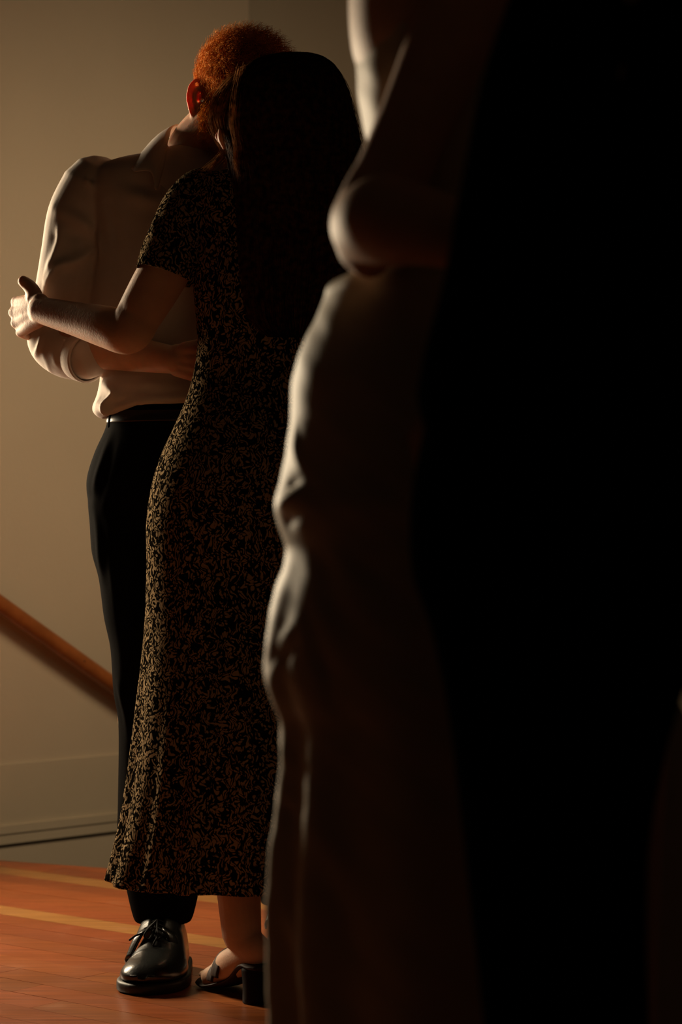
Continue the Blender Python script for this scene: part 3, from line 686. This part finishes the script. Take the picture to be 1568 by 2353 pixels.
f_ = (.014 * bump(216, 9) - .010 * bump(200, 5) + .006 * bump(190, 5) + .010 * bump(232, 5) - .018 * bump(241, 4) + .010 * bump(250, 5) - .010 * bump(262, 6) + .010 * bump(276, 8) - .010 * bump(292, 6)) * low ** 1.1
f_ += .0025 * np.sin(np.radians(an) * 9 + zz * 6) * np.clip(low * 2, 0, 1)
G = G + rad_ * f_[:, :, None]
# creases over the waist and back, rounded seat
Vd = G.reshape(-1, 3); Nd = rad_.reshape(-1, 3)
Vd = folds(Vd, Nd, [([P(455, 800, 4.42), P(500, 815, 4.37), P(560, 805, 4.35)], .012, .004), ([P(448, 860, 4.42), P(500, 850, 4.37), P(560, 860, 4.35)], .012, -.004),
                    ([P(450, 400, 4.42), P(470, 440, 4.40), P(480, 480, 4.38)], .008, .006), ([P(440, 660, 4.42), P(470, 600, 4.38), P(490, 520, 4.37)], .012, -.005)])
Vd += Nd * (wav(Vd, 30, 12, 8) * .0018)[:, None]
dress = obj('dress', Vd, Fc, M_floral, wom); solid(dress, .0022, -1)
hemr = Vd[-n:]; 
V, Fc2 = tube(list(map(Vector, np.vstack([hemr[::4], hemr[:1]]))), [.0026] * (n // 4 + 1), n=6, sub=1, round_ends=False); obj('hem', V, Fc2, M_floral, dress)
# sleeves
def sleeve(pts, rad, name='sleeve'):
    V, Fc = tube(pts, rad, n=56, sub=10, caps=False, round_ends=False, up=(.8, .1, .3)); 
    C = V.reshape(-1, 56, 3); cn = C.mean(1, keepdims=True); R_ = (C - cn); R_ /= np.linalg.norm(R_, axis=2)[:, :, None]
    Vv = C.reshape(-1, 3); Nn = R_.reshape(-1, 3)
    Vv = folds(Vv, Nn, [([P(356, 500, 4.43), P(368, 545, 4.41), P(392, 580, 4.40)], .007, .009), ([P(372, 500, 4.42), P(384, 540, 4.40), P(412, 560, 4.40)], .008, -.007), ([P(410, 470, 4.41), P(420, 540, 4.40), P(425, 640, 4.40)], .010, .005), ([P(350, 590, 4.42), P(375, 610, 4.40), P(420, 630, 4.40)], .007, .004)])
    Vv = Vv + Nn * (wav(Vv, 60, 21, 8) * .0022)[:, None]
    return obj(name, Vv, Fc, M_floral, dress)
sv = sleeve([P(500, 432, 4.468), P(462, 452, 4.46), P(428, 508, 4.452), P(402, 570, 4.445), P(379, 634, 4.438)], [.038, .050, .0555, .0545, .0535]); solid(sv, .0022, 1)
sv = sleeve([P(740, 440, 4.49), P(775, 450, 4.52), P(790, 445, 4.60), P(797, 440, 4.66)], [.04, .05, .052, .05]); solid(sv, .0022, 1)
# sandals
def sandal(off, toeoff):
    h_, b_, t_ = heelp + off, ballp + off + toeoff * .6, toep + off + toeoff
    fd = (t_ - h_); fd.z = 0; fd.normalize(); rt = Vector((fd.y, -fd.x, 0))
    A = [[*(h_ - fd * .030 + Vector((0, 0, -.008))), .022], [*(h_ - fd * .012 + Vector((0, 0, -.008))), .030], [*(h_ + fd * .02 + Vector((0, 0, -.010))), .031], [*(h_.lerp(b_, .55) + Vector((0, 0, -.012))), .027], [*(b_ + Vector((0, 0, -.006))), .042], [*(t_ - fd * .02 + Vector((0, 0, -.004))), .040], [*(t_ + Vector((0, 0, -.002))), .027], [*(t_ + fd * .012 + Vector((0, 0, -.002))), .010]]
    C = crom(A, 5); n_ = 20; ang = np.linspace(0, 2 * np.pi, n_, endpoint=False); V = []
    for c in C: V.append(np.array(c[:3]) + np.outer(np.cos(ang) * c[3], rt) + np.outer(np.sin(ang) * .006, (0, 0, 1)))
    V = np.concatenate(V); V[:, 2] = np.maximum(V[:, 2], .001)
    s_ = obj('sandal', V, grid_faces(len(C), n_), M_sandal, wom)
    V, Fc = tube([h_ + fd * .004 + Vector((0, 0, -.010)), h_ + Vector((0, 0, -.04)), Vector((h_.x, h_.y, .001))], [.0285, .0272, .0275], n=28, sub=4, round_ends=False); obj('block_heel', V, Fc, M_heel, s_)
    for u, z, wd in ((.66, .058, .014), (.80, .043, .012)):
        m = h_.lerp(b_, u); m.z = max(.02, h_.z * (1 - u) + .012)
        arc = [m + rt * (.041 * math.cos(a)) + Vector((0, 0, -.004 + (z * .85) * max(0, math.sin(a)))) for a in np.radians(np.linspace(-8, 188, 13))]
        V, Fc = strip([p - fd * wd for p in arc], [p + fd * wd for p in arc], .002, rows=3, sub=2); solid(obj('strap', V, Fc, M_sandal, s_), .003)
sandal(Vector((0, 0, 0)), Vector((0, 0, 0))); sandal(sh2, Vector((.08, 0, 0)))
# hair: dense shell plus strands that run along it
hrows = [(124, 668, 706, .012, .012, 4.44), (130, 630, 730, .04, .04, 4.44), (142, 592, 750, .07, .065, 4.44), (162, 560, 768, .095, .085, 4.44), (192, 533, 786, .118, .098, 4.44), (225, 516, 797, .128, .10, 4.44), (262, 510, 806, .130, .098, 4.435), (305, 514, 815, .126, .09, 4.43), (345, 524, 823, .12, .075, 4.425),
         (390, 534, 828, .105, .05, 4.41), (440, 542, 826, .085, .03, 4.39), (520, 548, 816, .06, .02, 4.375), (600, 553, 800, .045, .02, 4.365), (680, 562, 785, .036, .02, 4.362), (740, 580, 765, .028, .018, 4.36), (775, 615, 735, .016, .012, 4.36)]
nh = 90; V, Fc = loft(hrows, 4.44, n=nh, sub=5)
whair = obj('hair', V, Fc, M_brown_base, wom, label='long dark brown hair')
HG = V.reshape(-1, nh, 3); hr_n = len(HG)
def hair_strands(th, n_seg, t_end, off, wob, seed, rad=.00042, flare=0.0, t0=None):
    r = np.random.default_rng(seed); n_ = len(th); t = np.linspace(0, 1, n_seg + 1)
    st = r.uniform(0, .25, n_) if t0 is None else t0
    rowp = (st[:, None] + (t_end - st)[:, None] * t[None, :]) * (hr_n - 1)
    ph, fr2 = r.uniform(0, 6.28, n_), r.uniform(1, 3, n_)
    thp = th[:, None] + wob * np.sin(ph[:, None] + fr2[:, None] * 4 * t) * t + r.normal(0, wob * .6, n_)[:, None] * t
    i = np.clip(rowp.astype(int), 0, hr_n - 2); fi = (rowp - i)[..., None]
    jj = (thp / (2 * np.pi) * nh) % nh; j = jj.astype(int) % nh; fj = (jj - jj.astype(int))[..., None]; j2 = (j + 1) % nh
    S = (HG[i, j] * (1 - fj) + HG[i, j2] * fj) * (1 - fi) + (HG[i + 1, j] * (1 - fj) + HG[i + 1, j2] * fj) * fi
    cc = HG.mean(1)[i]; o_ = S - cc; o_ /= np.linalg.norm(o_, axis=2)[..., None] + 1e-9
    S = S + o_ * (off * r.uniform(.2, 1.0, n_)[:, None] * (1 + .6 * np.sin(ph[:, None] * 2 + t * 5)) + flare * r.uniform(0, 1, n_)[:, None] * t ** 2)[..., None]
    return ribbons(S, rad, t)
th = RNG.uniform(math.radians(165), math.radians(375), 3600)
V, Q = hair_strands(th, 26, RNG.uniform(.62, 1.0, len(th)), .005, .07, 2)
fast_obj('strands', V, Q, M_brown, whair, kind='stuff')
th = np.concatenate([RNG.uniform(math.radians(-12), math.radians(14), 90), RNG.uniform(math.radians(240), math.radians(360), 40)])
V, Q = hair_strands(th, 30, RNG.uniform(.45, .75, len(th)), .006, .12, 5, rad=.0003, flare=.018)
fast_obj('flyaways', V, Q, M_brown, whair, kind='stuff')
# the locks that fall in front of the ear on the left
def lock(pts, n_, spread, seed, rad=.0004, sub=6):
    r = np.random.default_rng(seed); C = crom(NP(pts), sub); m = len(C); t = np.linspace(0, 1, m)
    o1 = r.normal(0, spread, (n_, 3)); o2 = r.normal(0, spread, (n_, 3)); o3 = r.normal(0, spread * .7, (n_, 3))
    S = C[None] + o1[:, None] * (1 - t)[None, :, None] + o2[:, None] * (4 * t * (1 - t))[None, :, None] * .8 + o3[:, None] * (t ** 2)[None, :, None]
    return ribbons(S, rad, t)
locks = [([P(590, 146, 4.42), P(535, 185, 4.39), P(500, 225, 4.385), P(489, 262, 4.39), P(497, 300, 4.40), P(512, 335, 4.405), P(518, 352, 4.41)], 120, .0045), ([P(575, 155, 4.40), P(530, 200, 4.37), P(512, 240, 4.37), P(508, 270, 4.38), P(520, 315, 4.39), P(530, 350, 4.40), P(520, 380, 4.41)], 130, .0050),
         ([P(560, 165, 4.40), P(515, 205, 4.385), P(492, 240, 4.39), P(487, 275, 4.395), P(492, 305, 4.40)], 26, .002), ([P(512, 335, 4.405), P(515, 350, 4.41), P(500, 366, 4.41), P(484, 390, 4.415), P(478, 396, 4.41)], 60, .003),
         ([P(560, 160, 4.37), P(545, 220, 4.345), P(540, 290, 4.34), P(548, 340, 4.345), P(545, 380, 4.35), P(556, 420, 4.35)], 120, .005), ([P(520, 330, 4.40), P(508, 356, 4.405), P(494, 372, 4.41), P(470, 388, 4.41), P(460, 392, 4.41)], 14, .003)]
LV, LQ, off_ = [], [], 0
for i, (p_, n_, s_) in enumerate(locks):
    V, Q = lock(p_, n_, s_, 30 + i); LV.append(V); LQ.append(Q + off_); off_ += len(V)
fast_obj('face_locks', np.concatenate(LV), np.concatenate(LQ), M_lit_lock, whair, kind='stuff')
# lobe of the ear and a small ear stud showing through the hair
b = MB(); b.add(*tube([P(505, 300, 4.385), P(507, 318, 4.375), P(514, 340, 4.375)], [.004, .0075, .003], flat=.7, n=14)); b.add(*tube([P(501, 303, 4.39), P(499, 314, 4.383), P(503, 326, 4.38)], [.0015, .0035, .0015], n=10))
V, N, Fc = remesh(b.verts(), b.F, .0008, 2); obj('earlobe', V, Fc, M_skin, wom)

# ===== the person in the cream gown (nearer, out of focus) ==================
DG = 2.53
gw = empty('person', (P(1050, 1000, DG).x, DG, 0), 'person in a cream gown with a bare back, blurred in the foreground', 'person')
b = MB(); HGc = P(1110, -520, 2.53); HGf = frame((1, -.1, 0)); head(b, HGc, HGf, .96)
limb(b, [P(1040, -180, 2.55), P(1060, -300, 2.54), P(1090, -420, 2.54)], [.065, .052, .054])
b.add(*loft([(-200, 900, 1180, .05, .05), (-170, 850, 1230, .11, .11), (-120, 815, 1290, .155, .155), (-40, 803, 1330, .165, .165), (40, 802, 1340, .15, .15), (110, 809, 1345, .14, .14), (155, 822, 1345, .135, .135), (250, 845, 1330, .125, .125), (400, 870, 1290, .115, .115), (560, 875, 1290, .12, .12), (800, 800, 1330, .15, .15), (1050, 750, 1350, .16, .16)], 2.57, n=64, sub=4, p=.78))
gS, gE, gW = P(1125, -115, 2.44), P(856, 512, 2.435), P(1150, 570, 2.325)
limb(b, [gS, gS.lerp(gE, .3), gS.lerp(gE, .62), gS.lerp(gE, .86), gE, gE + Vector((.014, -.062, -.005)), gE + Vector((.052, -.100, -.016)), gW], [.052, .045, .039, .039, .043, .045, .038, .028], n=28, sub=8)
b.add(*tube([P(872, 415, 2.435), P(838, 490, 2.435), P(832, 560, 2.43), P(850, 594, 2.415)], [.030, .031, .027, .022], n=20))
hand(b, gW, (1, .1, -.1), (0, -.2, 1), (-.1, -1, 0), [(20, 25, 15)] * 4, [(.6, -.2, .6), (.9, -.1, .3), (1, 0, .1)], .98)
gS2, gE2, gW2 = P(1125, -115, 2.70), P(1020, 480, 2.74), P(1250, 560, 2.66)
limb(b, arm_pts(gS2, gE2, gW2), [.05, .044, .04, .039, .037, .032, .025]); hand(b, gW2, (1, -.2, 0), (0, 0, 1), (.1, 1, 0), [(20, 25, 15)] * 4, [(.5, .3, .8), (.8, 0, .5), (1, 0, .3)], .98)
for sg in (-1, 1):
    h_, k_, a_ = P(1060, 1000, DG + sg * .08), P(1060, 1950, DG + sg * .08), Vector((P(1040, 0, DG).x, DG + sg * .07, .12))
    limb(b, [h_, h_.lerp(k_, .5), k_, k_.lerp(a_, .35), k_.lerp(a_, .8), a_], [.08, .07, .05, .05, .036, .034])
    foot(b, a_, (a_.x - .03, a_.y, .06), (a_.x + .10, a_.y, .012), (a_.x + .155, a_.y, .01), (0, -1, 0), .95)
V, N, Fc = remesh(b.verts(), b.F, .0042, 4, .5)
V = folds(V, N, [([P(846, 500, 2.39), P(868, 530, 2.37), P(885, 550, 2.36)], .008, -.004)])
obj('body', V, Fc, M_skin, gw)
for sg in (1, -1):
    V, Fc = ellipsoid(HGc + HGf @ Vector((sg * .030, .072, .004)), (.0118,) * 3); obj('eye', V, Fc, M_eye, gw)
V, Fc = ellipsoid(HGc + HGf @ Vector((0, -.028, .045)), (.078, .088, .083), HGf); V2, Fc2 = ellipsoid(HGc + HGf @ Vector((0, -.125, .02)), (.045, .04, .042), HGf)
b = MB(); b.add(V, Fc); b.add(V2, Fc2); V, N, Fc = remesh(b.verts(), b.F, .005, 3); obj('hair', V + N * (wav(V, 150, 2) * .002)[:, None], Fc, M_brown, gw)
# gown
grow = [(128, 828, 1350, .142, .142), (160, 829, 1350, .14, .14), (200, 831, 1350, .137, .137), (260, 838, 1340, .13, .13), (340, 852, 1315, .122, .122), (450, 866, 1300, .118, .118), (560, 862, 1298, .12, .12), (615, 840, 1305, .125, .125), (640, 802, 1318, .135, .135), (660, 764, 1330, .142, .142), (690, 752, 1340, .145, .145), (720, 740, 1350, .15, .15), (770, 715, 1362, .155, .155),
        (830, 690, 1375, .162, .162), (880, 678, 1385, .167, .167), (950, 674, 1395, .17, .17), (1000, 668, 1400, .172, .172), (1060, 660, 1405, .174, .174), (1110, 650, 1408, .175, .175), (1160, 636, 1410, .176, .176), (1195, 642, 1412, .176, .176), (1230, 655, 1415, .177, .177), (1260, 662, 1418, .178, .178), (1300, 655, 1440, .178, .178), (1350, 640, 1455, .18, .18), (1420, 624, 1480, .182, .182), (1500, 615, 1505, .184, .184), (1550, 618, 1520, .186, .186),
        (1600, 632, 1540, .188, .188), (1645, 649, 1560, .19, .19), (1700, 652, 1575, .192, .192), (1760, 650, 1590, .194, .194), (1830, 643, 1610, .197, .197), (1930, 631, 1630, .20, .20), (2060, 623, 1655, .205, .205), (2150, 624, 1670, .208, .208), (2250, 630, 1690, .212, .212), (2353, 632, 1705, .216, .216), (2600, 625, 1740, .225, .225), (2900, 610, 1760, .235, .235), (3110, 600, 1800, .24, .24)]
n = 200; V, Fc = loft(grow, 2.565, n=n, sub=5, p=.85, caps=False)
nr = len(V) // n; G = V.reshape(nr, n, 3); ang = np.linspace(0, 2 * np.pi, n, endpoint=False); cen = G.mean(1, keepdims=True); R_ = G - cen; R_ /= np.linalg.norm(R_, axis=2)[..., None]
an = (np.degrees(ang) % 360)[None, :]; zz = G[:, :, 2]
lowg = np.clip((P(0, 1250, DG).z - zz) / .8, 0, 1)
f_ = (.020 * bump(196, 5) - .018 * bump(206, 6) + .012 * bump(218, 6) - .012 * bump(232, 7) + .012 * bump(250, 8) - .012 * bump(268, 9) + .010 * bump(290, 9) - .010 * bump(310, 9) + .010 * bump(150, 8) - .010 * bump(130, 9)) * lowg
G = G + R_ * f_[..., None]
top = np.clip(1 - np.arange(nr) / 8.0, 0, 1)[:, None]; G[:, :, 2] += top * .045 * np.clip((G[:, :, 0] - P(830, 0, DG).x) / .1, 0, 1)
Vd, Nd = G.reshape(-1, 3), R_.reshape(-1, 3)
wr = []
rr2 = random.Random(11)
for (x0, y0, x1, y1, wd, am) in ((752, 662, 835, 625, .006, .008), (762, 690, 860, 640, .006, -.006), (745, 690, 800, 690, .006, .006), (780, 720, 840, 660, .006, .006), (715, 800, 745, 740, .006, .006), (712, 830, 726, 780, .006, -.006), (690, 960, 708, 1060, .006, -.007), (680, 980, 690, 1090, .005, .006), (700, 940, 705, 1080, .005, .006),
                                 (640, 1165, 690, 1130, .006, .008), (660, 1130, 690, 1100, .006, -.006), (695, 1145, 735, 1095, .006, .008), (700, 1130, 730, 1180, .006, -.006), (640, 1200, 700, 1180, .007, -.006), (625, 1530, 680, 1480, .008, -.008), (640, 1570, 672, 1440, .008, .008),
                                 (700, 1440, 735, 1640, .008, .010), (720, 1450, 750, 1640, .008, -.008), (650, 1700, 660, 1830, .006, .006), (655, 1830, 665, 1930, .006, -.006), (690, 1300, 780, 1500, .010, .006), (760, 1200, 860, 1420, .012, .005), (660, 1950, 700, 2200, .010, .008), (690, 1800, 860, 2100, .014, .006), (720, 1950, 900, 2250, .014, -.006)):
    wr.append(([P(x0, y0, 2.50 if x0 < 690 else 2.44), P((x0 + x1) / 2 + rr2.uniform(-6, 6), (y0 + y1) / 2, 2.48 if x0 < 690 else 2.42), P(x1, y1, 2.45 if x0 < 690 else 2.41)], wd * 1.3, am * .8))
Vd = folds(Vd, Nd, wr); Vd += Nd * (wav(Vd * [1, 1, .6], 60, 31, 9) * .0026 + wav(Vd * [1.2, .5, 1], 150, 33, 10) * .0022)[:, None]
gown = obj('gown', Vd, Fc, M_gown, gw); solid(gown, .003, -1)

# ===== the person in black (nearest, right side) ============================
DK = 2.10
kp = empty('person', (P(1400, 1000, DK).x, DK, 0), 'person in black clothes, a dark shape filling the right side nearest the camera', 'person')
b = MB(); HKc = P(1560, -700, 2.13); HKf = frame((-.8, .6, -.05)); head(b, HKc, HKf, 1.02)
limb(b, [P(1580, -250, 2.14), P(1575, -400, 2.14), P(1570, -560, 2.14)], [.08, .062, .064])
limb(b, [P(1450, 1000, 2.14), P(1500, 500, 2.14), P(1540, 100, 2.14), P(1570, -230, 2.14)], [.10, .11, .13, .09], flat=.8, up=(1, 0, 0))
kl = (P(1300, 1050, 2.10), P(1270, 2000, 2.10)); ka = Vector((P(1300, 0, 2.1).x, 2.10, .1))
for dx, dd in ((0, 0), (.06, .15)):
    o_ = Vector((dx, dd, 0)); limb(b, [kl[0] + o_, kl[1] + o_, ka + o_], [.08, .055, .036])
    foot(b, ka + o_, ka + o_ + Vector((.03, .03, -.07)), ka + o_ + Vector((-.08, -.05, -.09)), ka + o_ + Vector((-.13, -.09, -.09)), (.5, -.8, 0))
kS, kE, kW = P(1380, -40, 2.04), P(1190, 640, 2.03), P(1200, 980, 2.12)
for S, E, W_ in ((kS, kE, kW), (P(1760, -40, 2.16), P(1800, 700, 2.16), P(1700, 1250, 2.12))):
    limb(b, arm_pts(S, E, W_), [.055, .05, .045, .042, .04, .033, .026])
    hand(b, W_, W_ - E, (-.6, .2, .5), (-.3, -1, 0), [(20, 25, 15)] * 4, [(-.5, .1, -.6), (-.3, .1, -1), (0, 0, -1)])
V, N, Fc = remesh(b.verts(), b.F, .006, 4, .5); obj('body', V, Fc, M_skin, kp)
for sg in (1, -1):
    V, Fc = ellipsoid(HKc + HKf @ Vector((sg * .032, .076, .004)), (.0125,) * 3); obj('eye', V, Fc, M_eye, kp)
V, Fc = ellipsoid(HKc + HKf @ Vector((0, -.026, .048)), (.080, .092, .084), HKf); b = MB(); b.add(V, Fc); V, N, Fc = remesh(b.verts(), b.F, .005, 3); obj('hair', V + N * (wav(V, 180, 2) * .003)[:, None], Fc, M_brown, kp)
b = MB()
b.add(*loft([(-330, 1480, 1700, .06, .06), (-260, 1400, 1780, .09, .09), (-180, 1340, 1860, .12, .11), (-60, 1290, 1890, .14, .12), (60, 1262, 1890, .145, .13), (200, 1225, 1880, .145, .13), (400, 1180, 1860, .14, .13), (600, 1130, 1830, .135, .13), (800, 1040, 1800, .135, .13), (950, 985, 1770, .14, .13), (1150, 955, 1740, .145, .14), (1330, 965, 1700, .14, .14)], 2.14, n=64, sub=4))
b.add(*tube([P(1385, -60, 2.06), P(1300, 130, 2.04), P(1225, 380, 2.03), P(1180, 620, 2.03), P(1110, 820, 2.07), P(1075, 930, 2.12)], [.070, .062, .058, .056, .050, .045], n=24))
b.add(*tube([P(1760, -60, 2.16), P(1790, 350, 2.16), P(1800, 700, 2.16), P(1740, 1100, 2.13)], [.07, .06, .055, .045], n=24))
V, N, Fc = remesh(b.verts(), b.F, .006, 5, .5); V += N * (wav(V, 40, 6, 8) * .004)[:, None]; obj('jacket', V, Fc, M_jacket, kp)
b = MB()
b.add(*loft([(900, 1000, 1740, .12, .12, 2.14), (1100, 950, 1730, .13, .13, 2.14), (1300, 945, 1690, .13, .13, 2.13), (1450, 992, 1620, .12, .12, 2.12), (1650, 1032, 1550, .10, .12, 2.12), (1900, 1062, 1495, .09, .11, 2.12), (2120, 1086, 1485, .085, .1, 2.12), (2353, 1112, 1490, .08, .1, 2.12), (2700, 1140, 1500, .075, .09, 2.12), (3300, 1180, 1510, .07, .085, 2.12), (3390, 1185, 1510, .07, .085, 2.12)], 2.12, n=56, sub=4))
V, N, Fc = remesh(b.verts(), b.F, .006, 4, .5); obj('trousers', V, Fc, M_jacket, kp)
shoe(kp, (ka.x + .06, ka.y + .05, 0), (ka.x - .14, ka.y - .12, 0), .05)
shoe(kp, (ka.x + .14, ka.y + .19, 0), (ka.x - .07, ka.y + .03, 0), .05)
